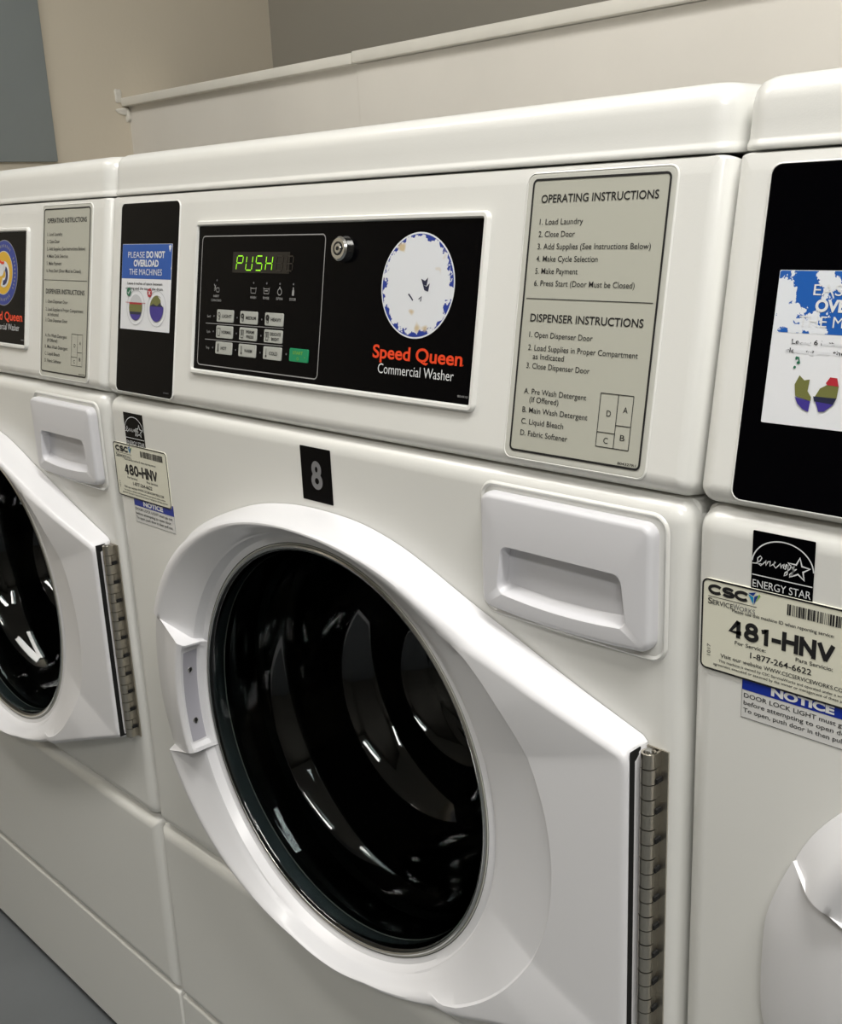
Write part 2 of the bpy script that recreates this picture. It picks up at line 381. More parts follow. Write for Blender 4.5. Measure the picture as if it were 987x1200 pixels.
def m_fascia():
    b = MB(SLANT); b.slab(.1648, .5090, .0372, .1632, .0015, [(0, 0), (0, .0010), (.0003, .0011)], BLACK, nc=3)
    d = .00125
    l = rr(.1712, .3432, .0415, .1545, .004, 5); b.line(l, .0009, GREYINK, d, closed=True)
    b.line([(.182, .0787), (.296, .0794)], .0006, GREYINK, d); b.line([(.182, .0645), (.296, .0652)], .0006, GREYINK, d)
    b.rect(.2192, .2992, .1236, .1410, DISP, d)
    # status icons and their words
    for i, (u, wd) in enumerate(((.2514, 'WASH'), (.2698, 'RINSE'), (.288, 'SPIN'), (.306, 'DOOR'))):
        b.disc(u, .1153, .0009, DIMINK, d, n=12); b.text(wd, u, .1022, .0085, .0022, GREYINK, .01, d, align='C')
        if i < 2:
            b.line([(u-.004, .1118), (u-.0033, .1068), (u+.0033, .1068), (u+.004, .1118)], .0006, GREYINK, d); b.line([(u-.004, .1108), (u+.004, .1108)], .0005, GREYINK, d)
            if i: b.line([(u-.002, .1092), (u+.002, .1092)], .0008, GREYINK, d)
        elif i == 2:
            b.disc(u, .1088, .003, GREYINK, d, r0=.0023, n=20); b.disc(u, .1122, .0009, GREYINK, d, n=10)
        else:
            b.rect(u-.0014, u+.0014, .1062, .1105, GREYINK, d); b.rect(u-.0007, u+.0007, .1105, .1128, GREYINK, d)
    b.disc(.1966, .1165, .0008, DIMINK, d, n=12)
    b.line([(.1925, .1133), (.1955, .1093), (.1932, .1075)], .0009, GREYINK, d); b.line([(.1955, .1125), (.1930, .1090)], .0006, GREYINK, d)
    b.line(rr(.1965, .2005, .1065, .1100, .0004, 2), .0005, GREYINK, d, closed=True)
    b.text('INSERT', .1966, .1020, .009, .0020, GREYINK, .01, d, align='C'); b.text('COIN/CARD', .1966, .0983, .0155, .0020, GREYINK, .01, d, align='C')
    for s_, t_ in ((.0840, 'Soil'), (.0705, 'Cycle'), (.0563, 'Temp')):
        b.text(t_, .1838, s_, .0058 if len(t_) > 4 else .0054, .0022, GREYINK, .005, d)
        for u in (.1945, .2298, .2655): b.disc(u, s_+.0014, .0008, DIMINK, d, n=10)
    b.disc(.3015, .0588, .0009, DIMINK, d, n=10)
    # brand words
    b.text('Speed Queen', .4072, .0635, .0930, .0100, ORANGE, .022, d); b.text('.', .5008, .0635, .0006, .006, ORANGE, 0, d)
    b.text('Commercial Washer', .4142, .0523, .0788, .0078, WHITEINK, -.004, d)
    b.text('804910', .4982, .0418, .0098, .0016, GREYINK, 0, d)
    return b, 30
def keys(parent):
    words = [('LIGHT', 'MEDIUM', 'HEAVY'), ('NORMAL', 'PERM|PRESS', 'DELICATE|BRIGHT'), ('HOT', 'WARM', 'COLD')]
    for r, s_ in enumerate((.0806, .0667, .0527)):
        for c, u in enumerate((.1998, .2350, .2706)):
            def fn(u=u, s_=s_, w_=words[r][c], r=r, c=c):
                b = MB(SLANT); b.slab(u, u+.0250, s_, s_+.0108, .0012, [(0, .001), (0, .0016), (.0003, .0020)], BUTTON, nc=3); d = .0022
                ws = w_.split('|')
                if len(ws) == 1: b.text(ws[0], u+.0088, s_+.0040, min(.0145, .0027*len(ws[0])+.0005), .0028, INK, .02, d)
                else:
                    b.text(ws[0], u+.0160, s_+.0061, min(.0145, .0027*len(ws[0])+.0005), .0026, INK, .02, d, align='C'); b.text(ws[1], u+.0160, s_+.0020, .0105, .0026, INK, .02, d, align='C')
                x, y = u+.0045, s_+.0054
                if r == 0:
                    b.disc(x-.0006, y+.0012, .0020+.0003*c, INK, d, r0=.0012-.0004*c, n=14); b.line([(x+.001, y-.0002), (x+.0004, y-.0036)], .001, INK, d); b.line([(x-.002, y-.0014), (x-.0006, y-.0036)], .0006, INK, d)
                elif r == 1:
                    b.line([(x-.0022, y+.003), (x-.0016, y-.0034), (x+.0016, y-.0034), (x+.0022, y+.003)], .0006, INK, d, closed=True)
                    if c: b.line([(x, y+.0024), (x, y-.0012)], .0012, INK, d)
                else:
                    b.line([(x, y+.0036), (x, y-.002)], .0014-.0004*c, INK, d); b.disc(x, y-.0026, .0011, INK, d, n=12)
                return b, 30
            shared('key_'+words[r][c].split('|')[0].lower(), fn, parent).name = 'keypad_button'
    def fn():
        b = MB(SLANT); b.slab(.3064, .3310, .0534, .0642, .0013, [(0, .001), (0, .0016), (.0003, .0020)], GREEN, nc=3); d = .0022
        b.text('START', .3178, .0594, .0130, .0026, LIME, .01, d, align='C'); b.disc(.3180, .0560, .0013, LIME, d, r0=.0009, n=14); b.disc(.327, .0575, .0005, LIME, d, n=8)
        return b, 30
    shared('start_button', fn, parent, 'green start button')
def m_digits():
    b = MB(SLANT); d = .0015; h = .0118; wd = .0086; lean = .12; s0 = .1258
    def seg(u, name, M):
        P = {'a': ((0, h), (wd, h)), 'b': ((wd, h), (wd, h/2)), 'c': ((wd, h/2), (wd, 0)), 'd': ((0, 0), (wd, 0)), 'e': ((0, 0), (0, h/2)), 'f': ((0, h/2), (0, h)), 'g': ((0, h/2), (wd, h/2))}[name]
        (xa, ya), (xb, yb) = P; k = .10; xa, xb = xa+(xb-xa)*k, xb-(xb-xa)*k; ya, yb = ya+(yb-ya)*k, yb-(yb-ya)*k
        b.line([(u+xa+ya*lean, s0+ya), (u+xb+yb*lean, s0+yb)], .0010, M, d)
    for i, sg in enumerate(('abefg', 'bcdef', 'acdfg', 'bcefg')):
        u = .2248+i*.01395
        for n_ in sg: seg(u, n_, LED)
    for i in (4, 5):
        u = .2248+i*.01395
        for n_ in 'abcdefg': seg(u, n_, GHOST)
    return b, 30
def m_lock():
    b = MB(SLANT); u, s_ = .3672, .1428
    b.cyl(u, s_, .0103, .001, .0085, CHROME, 40, .0014, .0092); b.disc(u, s_, .0052, DARKM, .0088, r0=.0040); b.cyl(u, s_, .0038, .0084, .0089, CHROME, 24, .0003)
    b.rect(u+.003, u+.0056, s_-.0007, s_+.0007, DARKM, .0090); b.disc(u, s_, .0016, DARKM, .0091, n=16)
    return b, 30
def m_instr():
    b = MB(SLANT); b.slab(.5453, .6567, .0072, .1898, .006, [(0, 0), (0, .0006), (.0003, .0007)], GREYRIM, nc=5)
    b.slab(.5498, .6530, .0120, .1863, .003, [(0, .0008), (.0001, .00085)], GREYPL, nc=4)
    d = .0011; b.line(rr(.5501, .6527, .0123, .1860, .003, 4), .0014, INK, d, closed=True)
    b.rect(.5525, .6499, .1111, .1116, INK, d)
    h = .0046
    b.text('OPERATING INSTRUCTIONS', .5574, .1716, .0884, .0052, INK, .012, d)
    b.text('DISPENSER INSTRUCTIONS', .5574, .0968, .0874, .0052, INK, .012, d)
    for s_, t, x1 in ((.1580, '1. Load Laundry', .5924), (.1503, '2. Close Door', .5870), (.1426, '3. Add Supplies (See Instructions Below)', .6440), (.1349, '4. Make Cycle Selection', .6065),
                      (.1272, '5. Make Payment', .5920), (.1195, '6. Press Start (Door Must be Closed)', .6356), (.0867, '1. Open Dispenser Door', .6088), (.0783, '2. Load Supplies in Proper Compartment', .6433),
                      (.0666, '3. Close Dispenser Door', .6090), (.0500, 'A. Pre Wash Detergent', .6086), (.0378, 'B. Main Wash Detergent', .6110), (.0302, 'C. Liquid Bleach', .5928), (.0226, 'D. Fabric Softener', .5970)):
        b.text(t, .5578, s_, x1-.5578, .0038, INK, .002, d)
    b.text('as Indicated', .5625, .0728, .0255, .0038, INK, .002, d); b.text('(If Offered)', .5630, .0448, .0240, .0038, INK, .002, d)
    x0, xm, x1, z0, z1 = .6193, .6326, .6437, .0228, .0558
    for a in ([(x0, z0), (x1, z0)], [(x0, z1), (x1, z1)], [(x0, z0), (x0, z1)], [(x1, z0), (x1, z1)], [(xm, z0), (xm, z1)], [(x0, .0318), (xm, .0318)], [(xm, .0371), (x1, .0371)]):
        b.line(a, .0005, INK, d)
    for t, u, s_ in (('D', .6250, .0420), ('A', .6370, .0452), ('B', .6368, .0282), ('C', .6248, .0252)): b.text(t, u, s_, .0033, .0038, INK, 0, d)
    b.text('804327R1', .6368, .0137, .0135, .0016, INK, .01, d)
    return b, 30
def m_plate():
    b = MB(SLANT); b.slab(.0255, .1305, .0052, .1870, .0055, [(0, 0), (0, .0006), (.0003, .0007)], BLACK, nc=5)
    b.text('804841', .1150, .0095, .0090, .0014, DIMINK, 0, .0009)
    return b, 30
def m_drawer():
    b = MB(); x0, x1, z0, z1 = .5296, .6690, -.1005, -.0180
    uc, hw = (x0+x1)/2, (x1-x0)/2; zc = (z0+z1)/2
    def warp(u, v):
        k = max(0, min(1, (zc-v)/(zc-z0))); return u, v-.0035*k*(1-((u-uc)/hw)**2)
    prof = [(0, -.001), (0, .0045), (.0004, .0066), (.0014, .0083), (.0030, .0090), (.0040, .0092)]
    L = []
    for ins, d in prof:
        L.append([(*warp(u, v), d) for u, v in rr(x0+ins, x1-ins, z0+ins, z1-ins, max(.008-ins, .002), 6, 12)])
    def rec(ins, dd):
        l = []
        for u, v in rr(.5435+ins, .6520-ins, -.0880+ins, -.0535-ins*.3, .006, 6, 12):
            k = (v+.0535)/(-.088+.0535); c = .5978; u2 = c+(u-c)*(.905+.095*min(1, max(0, k)))
            v2 = v-.0035*k*(1-((u-c)/.055)**2)
            l.append((u2, v2, .0092-dd(k)))
        return l
    L += [rec(0, lambda k: 0), rec(.0006, lambda k: .0008), rec(.0015, lambda k: .0035+.0225*(1-k)**.8), rec(.006, lambda k: .0055+.0235*(1-k)**.8)]
    # floor of the grip as one smooth scoop
    last = L[-1]; zs = [p[1] for p in last]
    for t in (.75, .5, .25):
        cx_, cz_ = .5978, -.0715
        L.append([(cx_+(p[0]-cx_)*t, cz_+(p[1]-cz_)*t, .0092-(.0055+.0235*(1-min(1, max(0, ((cz_+(p[1]-cz_)*t)+.0535)/-.0345)))**.8)) for p in last])
    b.loops(L, DRAWP, cap=True, back=True)
    return b, 45

# ---- door
FC = [0.23002, -0.00118, 0.00301, 0.02657, 0.0012, 0.00047, -0.00169]
def c1(a):
    return FC[0]+sum(FC[2*k-1]*math.cos(k*a)+FC[2*k]*math.sin(k*a) for k in (1, 2, 3))
def ray_poly(P, a, c):
    dx, dy = math.cos(a), math.sin(a); best = 9
    n = len(P)
    for i in range(n):
        (x1, y1), (x2, y2) = P[i], P[(i+1) % n]; x1 -= c[0]; x2 -= c[0]; y1 -= c[1]; y2 -= c[1]
        ex, ey = x2-x1, y2-y1; det = dx*(-ey)+ex*dy
        if abs(det) < 1e-12: continue
        t = (x1*(-ey)+ex*y1)/det; s_ = (dx*y1-dy*x1)/det
        if t > 0 and -1e-6 <= s_ <= 1+1e-6: best = min(best, t) if best != 9 else t
    return best
BACKT = [(.0600, -.283), (.0612, -.255), (.066, -.232), (.0745, -.2085), (.086, -.184), (.1033, -.161), (.125, -.1375), (.155, -.1155), (.1954, -.0960), (.2535, -.0760), (.305, -.0672), (.3517, -.0655), (.3947, -.0680),
         (.435, -.0765), (.469, -.0885), (.5042, -.1030), (.5519, -.1213), (.5898, -.1361), (.6254, -.1492), (.6600, -.1610), (.6635, -.1645)]
BZ = -.2805
BACK = BACKT+[(x, 2*BZ-z) for x, z in BACKT[::-1]]
HING_X = .6605
def c1pt(a): c = (CX, CZ); return (c[0]+c1(a)*math.cos(a), c[1]+c1(a)*math.sin(a))
_ridge = []
for i in range(180):
    a = math.radians(52+i*(360-104)/179); _ridge.append(c1pt(a))
RIDGE = _ridge+[(.497, -.4555), (.5397, -.4380), (.580, -.4225), (.620, -.4075), (.6575, -.3940), (HING_X, -.391), (HING_X, -.1725), (.6575, -.1695), (.615, -.1550), (.5734, -.1405), (.5277, -.1260)]
C1P = [c1pt(math.radians(2*i)) for i in range(180)]
def hexp(t): return t*t*(3-2*t)
RY = [(.10, .030), (.16, .0325), (.24, .0355), (.30, .0368), (.36, .0366), (.42, .0345), (.48, .0312), (.54, .0282), (.59, .0262), (.66, .0200)]
def ridge_y(u):
    if u <= RY[0][0]: return -RY[0][1]
    for (a, p), (b, q) in zip(RY, RY[1:]):
        if u <= b: return -(p+(q-p)*(u-a)/(b-a))
    return -RY[-1][1]
HA0, HA1 = 163.0, 197.5
def catmull(P, n=6, lock=()):
    O = []; m_ = len(P)
    for i in range(m_):
        p0, p1, p2, p3 = P[i-1], P[i], P[(i+1) % m_], P[(i+2) % m_]
        if i in lock: O.append(p1); continue
        for k in range(n):
            t = k/n; O.append(tuple(.5*((2*p1[j])+(-p0[j]+p2[j])*t+(2*p0[j]-5*p1[j]+4*p2[j]-p3[j])*t*t+(-p0[j]+3*p1[j]-3*p2[j]+p3[j])*t**3) for j in (0, 1)))
    return O
_nb = len(BACKT)
BACK = catmull(BACKT[1:]+[(x, 2*BZ-z) for x, z in BACKT[1:][::-1]], 6, lock=(_nb-4, _nb-3, _nb-2, _nb-1, _nb))
def door_cols():
    A = [i*360/288 for i in range(288)]
    for x, z in ((.6600, -.1610), (.6635, -.1645), (.6635, 2*BZ+.1645), (.66, 2*BZ+.161), (HING_X, -.17), (.6575, -.1672), (HING_X, -.397), (.6575, -.4005)):
        A.append(math.degrees(math.atan2(z-CZ, x-CX)) % 360)
    A = [a for a in A if min(abs(a-HA0), abs(a-HA1)) > .55]
    cols = [(a, HA0 < a < HA1) for a in A]+[(HA0-.12, False), (HA0+.12, True), (HA1-.12, True), (HA1+.12, False), (HA0+.5, True), (HA1-.5, True)]
    return sorted(cols)
def bez(p, q, r_, n):
    return [tuple((1-t)**2*p[i]+2*t*(1-t)*q[i]+t*t*r_[i] for i in (0, 1)) for t in [k/n for k in range(n+1)]]
def col(adeg, handle):
    a = math.radians(adeg); rb = ray_poly(BACK, a, (CX, CZ)); rg = ray_poly(RIDGE, a, (CX, CZ)); rc = min(ray_poly(C1P, a, (CX, CZ)), rg)
    u = CX+rg*math.cos(a); yr = -ridge_y(u)          # heights as positive d
    wr = max(0., math.cos(a))**1.5; R2, d2 = .1975-.0030*wr, .0185-.0095*wr; rc = max(rc, R2+.005); rg = max(rg, rc)
    inner = [(R2+.0022, d2+.0006), (R2+.0004, d2-.0002), (R2-.0006, d2-.0022), (.1885, .0060), (.1865, .0045), (.186, -.02)]
    if handle:
        e = min(adeg-HA0, HA1-adeg); k = 1
        rcr = .1985+.0015*math.sin(math.radians((adeg-HA0)/(HA1-HA0)*180)); dcr = .0350
        out = [(rb, .0005), (rb-.0015, .0028), (.97*rb+.008, .0060), (rb*.5+.13, .0140), (.246, .0215), (.238, .0250), (.228, .0285), (.219, .0310), (.211, .0330), (rcr+.006, .0345), (rcr+.0025, .0352), (rcr, .0350), (rcr-.0022, .0338)]
        end = e < 1.9
        if e < .1 or False: pass
        if end:
            tail = [(.1945, .0330), (.1935, .0315), (.1925, .0300), (.1912, .0135), (.1890, .0098), (.1876, .0082), (.1872, -.02)]
        else:
            tail = [(.1955, .0330), (.1953, .0310), (.1962, .0140), (.1938, .0130), (.1890, .0100), (.1876, .0082), (.1872, -.02)]
        return a, out+tail
    # side, rounded ridge, dished face; on the hinge side a flat field lies between ridge and dish
    drop = rb-rg; flat = max(0., min(1., (rg-rc-.001)/.010)); gap = rc-R2
    b1 = min(.0080, .36*gap)*(1-flat)+.005*flat; step = .0022*flat
    dish = lambda r_: (yr-step)+(d2-yr+step)*(rc-r_)/gap
    e1r = (rg-.0055)*flat+(rc-b1)*(1-flat); e1 = (e1r, yr*flat+dish(rc-b1)*(1-flat))
    p0 = (rg+drop*.30, yr*.80)
    q = (rg, yr*1.01)
    mr = (rc+.0012)*flat+(rc-b1*1.15)*(1-flat); mid = [(mr, yr*flat+dish(rc-b1*1.15)*(1-flat))]
    r2_ = (rc-.0004)*flat+(rc-b1*1.3)*(1-flat); mid.append((r2_, dish(min(r2_, rc))))
    i0 = R2+min(.0045, .22*gap)
    o = [(rb, .0005), (rb-.0002, .0025), (rg+drop*.5, yr*.5)]+bez(p0, q, e1, 5)+mid
    o += [(r2_+(i0-r2_)*t, dish(min(rc, r2_+(i0-r2_)*t))) for t in (.35, .7, 1)]
    inner = [(R2+min(.0022, .1*gap), d2+.0003), (R2+.0003, d2-.0005), (R2-.0012, d2-.0030), (.1932-.002*wr, .0100-.0025*wr), (.1876, .0082), (.1872, -.02)]
    return a, o+inner
def m_door():
    b = MB(); cols = door_cols(); n = len(cols); P = [col(*c) for c in cols]
    K = min(len(p[1]) for p in P)
    L = []
    for k in range(K):
        L.append([(CX+pr[k][0]*math.cos(a), CZ+pr[k][0]*math.sin(a), pr[k][1]) for a, pr in P])
    b.loops(L, PLASTIC, cap=False); return b, 28
def m_grip():
    b = MB(); vs = []; fs = []; n = 24
    for i in range(n+1):
        a = math.radians(HA0+3.2+(HA1-HA0-6.4)*i/n)
        for r_, d in ((.1950, .0305), (.1959, .0145)): vs.append((CX+r_*math.cos(a), CZ+r_*math.sin(a), d))
    for i in range(n): fs.append((2*i, 2*i+1, 2*i+3, 2*i+2))
    b.add(vs, fs, POCK); return b, 30
def m_screw(deg):
    def fn():
        b = MB(); a = math.radians(deg); c = Vector((CX+.1953*math.cos(a), CZ+.1953*math.sin(a), .0225)); nn = Vector((-math.cos(a), -math.sin(a), 0)); t1 = Vector((0, 0, 1)); t2 = nn.cross(t1)
        L = []
        for r_, h in ((.0031, 0), (.0029, .0006), (.0018, .0011)):
            L.append([tuple(c+nn*h+(t1*math.cos(2*math.pi*i/16)+t2*math.sin(2*math.pi*i/16))*r_) for i in range(16)])
        b.loops(L, CHROME)
        for s1, s2 in ((t1, t2), (t2, t1)):
            q = [c+nn*.0013+s1*x*.0017+s2*y*.0004 for x, y in ((-1, -1), (1, -1), (1, 1), (-1, 1))]; b.add([tuple(v) for v in q], [(0, 1, 2, 3)], DARKM)
        return b, 30
    return fn
def lathe(b, prof, M, n=96, close=False, c=(CX, CZ)):
    b.loops([[(c[0]+r_*math.cos(2*math.pi*i/n), c[1]+r_*math.sin(2*math.pi*i/n), d) for i in range(n)] for r_, d in prof], M, cap=False, close=close)
def m_glass():
    b = MB()
    outer = [(.1850, -.004), (.1848, .0035), (.1838, .0056), (.1822, .0062), (.1806, .0052), (.1797, .0025), (.1790, -.002), (.1770, -.018), (.1735, -.040), (.1690, -.058), (.1630, -.067), (.1580, -.078), (.1530, -.100), (.1460, -.125), (.1350, -.140),
             (.1230, -.148), (.1165, -.158), (.1110, -.172), (.1020, -.186), (.090, -.192), (.084, -.199), (.076, -.208), (.060, -.213), (.03, -.216), (.003, -.217)]
    inner = [(.003, -.222), (.03, -.221), (.062, -.218), (.080, -.212), (.088, -.203), (.094, -.197), (.106, -.190), (.1155, -.175), (.1210, -.161), (.127, -.152), (.139, -.144), (.150, -.128), (.157, -.101), (.162, -.080), (.167, -.070), (.173, -.061), (.1775, -.041), (.1812, -.018), (.1850, -.010)]
    outer = [(r_, d+.0028) for r_, d in outer]; inner = [(r_, d+.0028) for r_, d in inner]
    lathe(b, outer+inner, GLASS, close=True); return b, 60
def m_glassrim():
    b = MB(); lathe(b, [(.1876, .0080), (.1873, .0072), (.1870, .0080)], RUBBER); lathe(b, [(.1870, .0080), (.1864, .0086), (.1857, .0082), (.1855, .0068)], GREYRIM); lathe(b, [(.1857, .0068), (.1852, .0090), (.1840, .0098), (.1826, .0092), (.1820, .0078)], CHROME)
    lathe(b, [(.1848, -.0085), (.1832, -.0078), (.1822, -.0085)], GREYRIM); lathe(b, [(.1822, -.0088), (.1814, -.020), (.1800, -.030)], RUBBER)
    return b, 40
def m_gasket():
    b = MB(); lathe(b, [(.200, -.004), (.196, -.010), (.190, -.012), (.186, -.03), (.188, -.05), (.182, -.056), (.187, -.075), (.192, -.09)], RUBBER); return b, 40
def m_drum():
    b = MB(); pr = [(.192, -.09), (.205, -.094), (.235, -.10), (.262, -.115), (.268, -.14), (.268, -.40), (.255, -.43), (.20, -.44), (.10, -.43), (.001, -.425)]
    lathe(b, pr, DRUM)
    for k in range(3):      # lifters
        a = math.radians(30+120*k); t = Vector((math.cos(a), math.sin(a))); s_ = Vector((-t.y, t.x)); L = []
        for r_, hw in ((.268, .03), (.235, .018), (.222, .008)):
            L.append([(CX+t.x*r_+s_.x*hw*q, CZ+t.y*r_+s_.y*hw*q, d) for q, d in ((1, -.14), (-1, -.14), (-1, -.41), (1, -.41))])
        b.loops(L, DRUM)
    return b, 40
def m_hinge():
    b = MB(); z0, z1 = -.3935, -.1665; n = 21; h = (z1-z0)/n
    # fixed leaf folded over the cabinet, with slots beside every other knuckle
    xk, dk, r_ = .6692, .0078, .0052
    box(b, .6615, .6795, -.0014, -.0002, z0+F0, z1+F0, STEEL)
    def arc(a0, a1, zA, zB, rad):
        L = []; m_ = 14
        ring = lambda rd, z: [(xk+rd*math.cos(math.radians(a0+(a1-a0)*i/m_)), -(dk+rd*math.sin(math.radians(a0+(a1-a0)*i/m_))), z+F0) for i in range(m_+1)]
        A = ring(rad, zA); B = ring(rad, zB); C_ = ring(rad-.0016, zB); D = ring(rad-.0016, zA); k = m_+1
        vs = A+B+C_+D; fs = []
        for i in range(m_):
            fs += [(i, i+1, k+i+1, k+i), (k+i, k+i+1, 2*k+i+1, 2*k+i), (3*k+i, 3*k+i+1, i+1, i), (2*k+i, 2*k+i+1, 3*k+i+1, 3*k+i)]
        b.add(vs, fs, STEEL, raw=True)
    for i in range(n):
        a, c_ = z0+i*h+.0004, z0+(i+1)*h-.0004
        arc(-80, 265, a, c_, r_ if i % 2 else r_-.00015)
        if i % 2 == 0:      # web from knuckle to the fixed leaf
            box(b, xk+.0036, xk+.0052, -.0085, -.0012, a+F0, c_+F0, STEEL)
        else:
            box(b, xk+.0030, xk+.0046, -.0078, -.0012, a+.003+F0, c_+F0, STEEL); box(b, xk+.0047, xk+.0064, -.0074, -.0015, a+F0, a+.0032+F0, DARKM)
            box(b, xk-.0100, xk-.004, -.0048, -.0036, a+F0, c_+F0, STEEL)
    box(b, .6612, .6618, -.017, -.0015, z0+F0, z1+F0, DARKM)  # dark strip painted in as the shadow between door and hinge
    # pin
    L = [[(xk+rd*math.cos(2*math.pi*i/14), -(dk+rd*math.sin(2*math.pi*i/14)), z+F0) for i in range(14)] for rd, z in ((.0024, z0-.0015), (.0030, z0+.001), (.0030, z1-.001), (.0022, z1+.0012))]
    b.loops(L, CHROME, back=True, raw=True)
    return b, 35

# ---- stickers
def energy_star(parent, x, z, label):
    b = MB(); w_, h_ = .0366, .0335; d = .0004; b.slab(x, x+w_, z-h_-.012, z, .0003, [(0, 0), (0, .0003)], BLACK, nc=1)
    zb = z-.0258; xc = x+w_/2
    b.rect(x+.0004, x+w_-.0004, zb-.0003, zb+.0003, WHITEINK, d)
    zh = zb+.0062      # arc ends
    b.line([(xc+w_*.497*math.cos(t), zh+.0008+.0150*math.sin(t)) for t in [math.pi*k/40 for k in range(1, 40)]], .0007, WHITEINK, d)
    b.line([(x+.0003, zh+.0004), (x+.007, zh+.0009)], .0005, WHITEINK, d)
    # joined handwriting: strokes of 'energy'
    pts = []
    def S_(l, ox, oy, k=1.0): return [(x+ox+p*k, zh+oy+q*k) for p, q in l]
    bz = [(.0022, .0006), (.0045, .0022), (.0056, .0042), (.0046, .0052), (.0030, .0036), (.0032, .0006), (.0050, -.0004), (.0072, .0018), (.0080, .0034), (.0082, .0002), (.0094, .0028), (.0106, .0034), (.0106, .0004), (.0124, .0018),
          (.0138, .0032), (.0134, .0038), (.0128, .0014), (.0140, .0000), (.0156, .0018), (.0166, .0034), (.0172, .0004), (.0180, .0026), (.0190, .0036), (.0186, .0010), (.0196, .0004), (.0208, .0034), (.0202, .0036), (.0196, .0020), (.0212, .0012), (.0216, .0036), (.0208, -.0024), (.0192, -.0034), (.0196, -.0016), (.0224, .0012),
          (.0230, .0036), (.0236, .0014), (.0248, .0038), (.0238, -.0016), (.0222, -.0036), (.0224, -.0018), (.0262, .0020)]
    b.line(S_(bz, .0004, .0002), .0006, WHITEINK, d)
    sx, sz = x+.0278, zh+.0022; st_ = []
    for k in range(10):
        t = math.radians(90+36*k-4); r_ = .0066 if k % 2 == 0 else .0028; st_.append((sx+r_*math.cos(t), sz+r_*math.sin(t)))
    b.line(st_, .0009, WHITEINK, d, closed=True)
    b.text('ENERGY STAR', x+.0010, zb-.0072, w_-.002, .0046, WHITEINK, .0, d)
    return b.build('energy_sticker', parent, label=label)
def csc(parent, x, z, num, label, clean):
    b = MB(); W_, H_ = .1025, .0570; q = .0
    b.slab(x, x+W_, z-H_, z, .004, [(0, 0), (0, .0007), (.0001, .0008)], CREAM, nc=5); d = .0010
    b.line(rr(x+.0006, x+W_-.0006, z-H_+.0006, z-.0006, .0036, 5), .0011, INK, d, closed=True)
    bigtext(b, 'CSC', x+.0040, z-.0094, .0262, .0064, INK, .0019, d, .16)
    b.line([(x+.0042, z-.0108), (x+.0352, z-.0108)], .0004, INK, d)
    b.text('S', x+.0042, z-.0154, .0028, .0038, INK, .01, d); b.text('ERVICE', x+.0073, z-.0154, .0132, .0030, INK, .01, d); b.text('W', x+.0206, z-.0154, .0038, .0038, DIMINK, 0, d); b.text('ORKS', x+.0245, z-.0154, .0098, .0030, DIMINK, 0, d)
    lx, lz = x+.0330, z-.0055
    b.poly([(lx-.0034, lz+.0016), (lx, lz-.0042), (lx, lz+.0004)], TEAL, d); b.poly([(lx-.0034, lz+.0022), (lx-.0002, lz+.0010), (lx+.0014, lz+.0036)], DBL, d)
    b.poly([(lx+.0004, lz+.0008), (lx+.0004, lz-.0042), (lx+.0030, lz+.0022)], DBL, d); b.poly([(lx+.0012, lz-.0026), (lx+.0042, lz+.0018), (lx+.0034, lz+.0030)], LIME, d)
    rnd = random.Random(7); u = x+.0535
    while u < x+.0960:
        w_ = rnd.choice((.0003, .0005, .0008, .0011)); b.rect(u, u+w_, z-.0107, z-.0042, INK, d); u += w_+rnd.choice((.0003, .0004, .0007))
    b.text('Please use this machine ID when reporting service:', x+.0200, z-.0172, .0610, .0021, INK, .012, d)
    bigtext(b, num, x+.0180, z-.0325, .0640, .0114, INK, .0026, d, .28)
    b.text('For Service:', x+.0225, z-.0366, .0195, .0024, INK, .01, d); b.text('Para Servicio:', x+.0600, z-.0366, .0215, .0024, INK, .01, d)
    b.text('1-877-264-6622', x+.0325, z-.0425, .0370, .0037, INK, .012, d)
    b.text('Visit our website', x+.0135, z-.0473, .0265, .0025, INK, .01, d); b.text('WWW.CSCSERVICEWORKS.COM', x+.0412, z-.0473, .0490, .0025, INK, .01, d)
    b.text('This machine is owned by CSC ServiceWorks and operated under a written', x+.0125, z-.0505, .0800, .0017, INK, .01, d)
    b.text('agreement executed or assumed by the owner or management of these premises', x+.0090, z-.0533, .0870, .0017, INK, .01, d)
    b.text('1017', x+.0068, z-.0480, .0072, .0024, INK, 0, d, ang=math.pi/2)
    return b.build('service_sticker', parent, label=label)
def notice(parent, x, z, label):
    b = MB(); W_, H_ = .0760, .0290
    b.slab(x, x+W_, z-H_, z, .0003, [(0, 0), (0, .0002)], NOTEW, nc=1); d = .00035
    b.rect(x+.0003, x+W_-.0003, z-.0110, z, BLUE, d)
    b.line([(x+.0003, z), (x+.0003, z-H_+.0003), (x+W_-.0003, z-H_+.0003), (x+W_-.0003, z)], .0003, INK, d)
    b.text('NOTICE', x+.0185, z-.0094, .0375, .0048, WHITEINK, .05, d+.0001)
    for i, t in enumerate(('DOOR LOCK LIGHT must go out', 'before attempting to open door.', 'To open, push door in then pull out.')):
        b.text(t, x+.0016, z-.0158-.0047*i, (.0700, .0675, .0695)[i], .0029, INK, .008, d)
    return b.build('notice_sticker', parent, label=label)
def number8(parent):
    b = MB(); b.slab(.3222, .3608, -.0592, -.0137, .0004, [(0, 0), (0, .0004), (.0001, .0005)], BLACK, nc=1)
    bigtext(b, '8', .3423-.0072, -.0487, .0144, .0240, NUMG, .0046, .0007)
    return b.build('number_tag', parent, label='black rectangular tag with a grey 8')
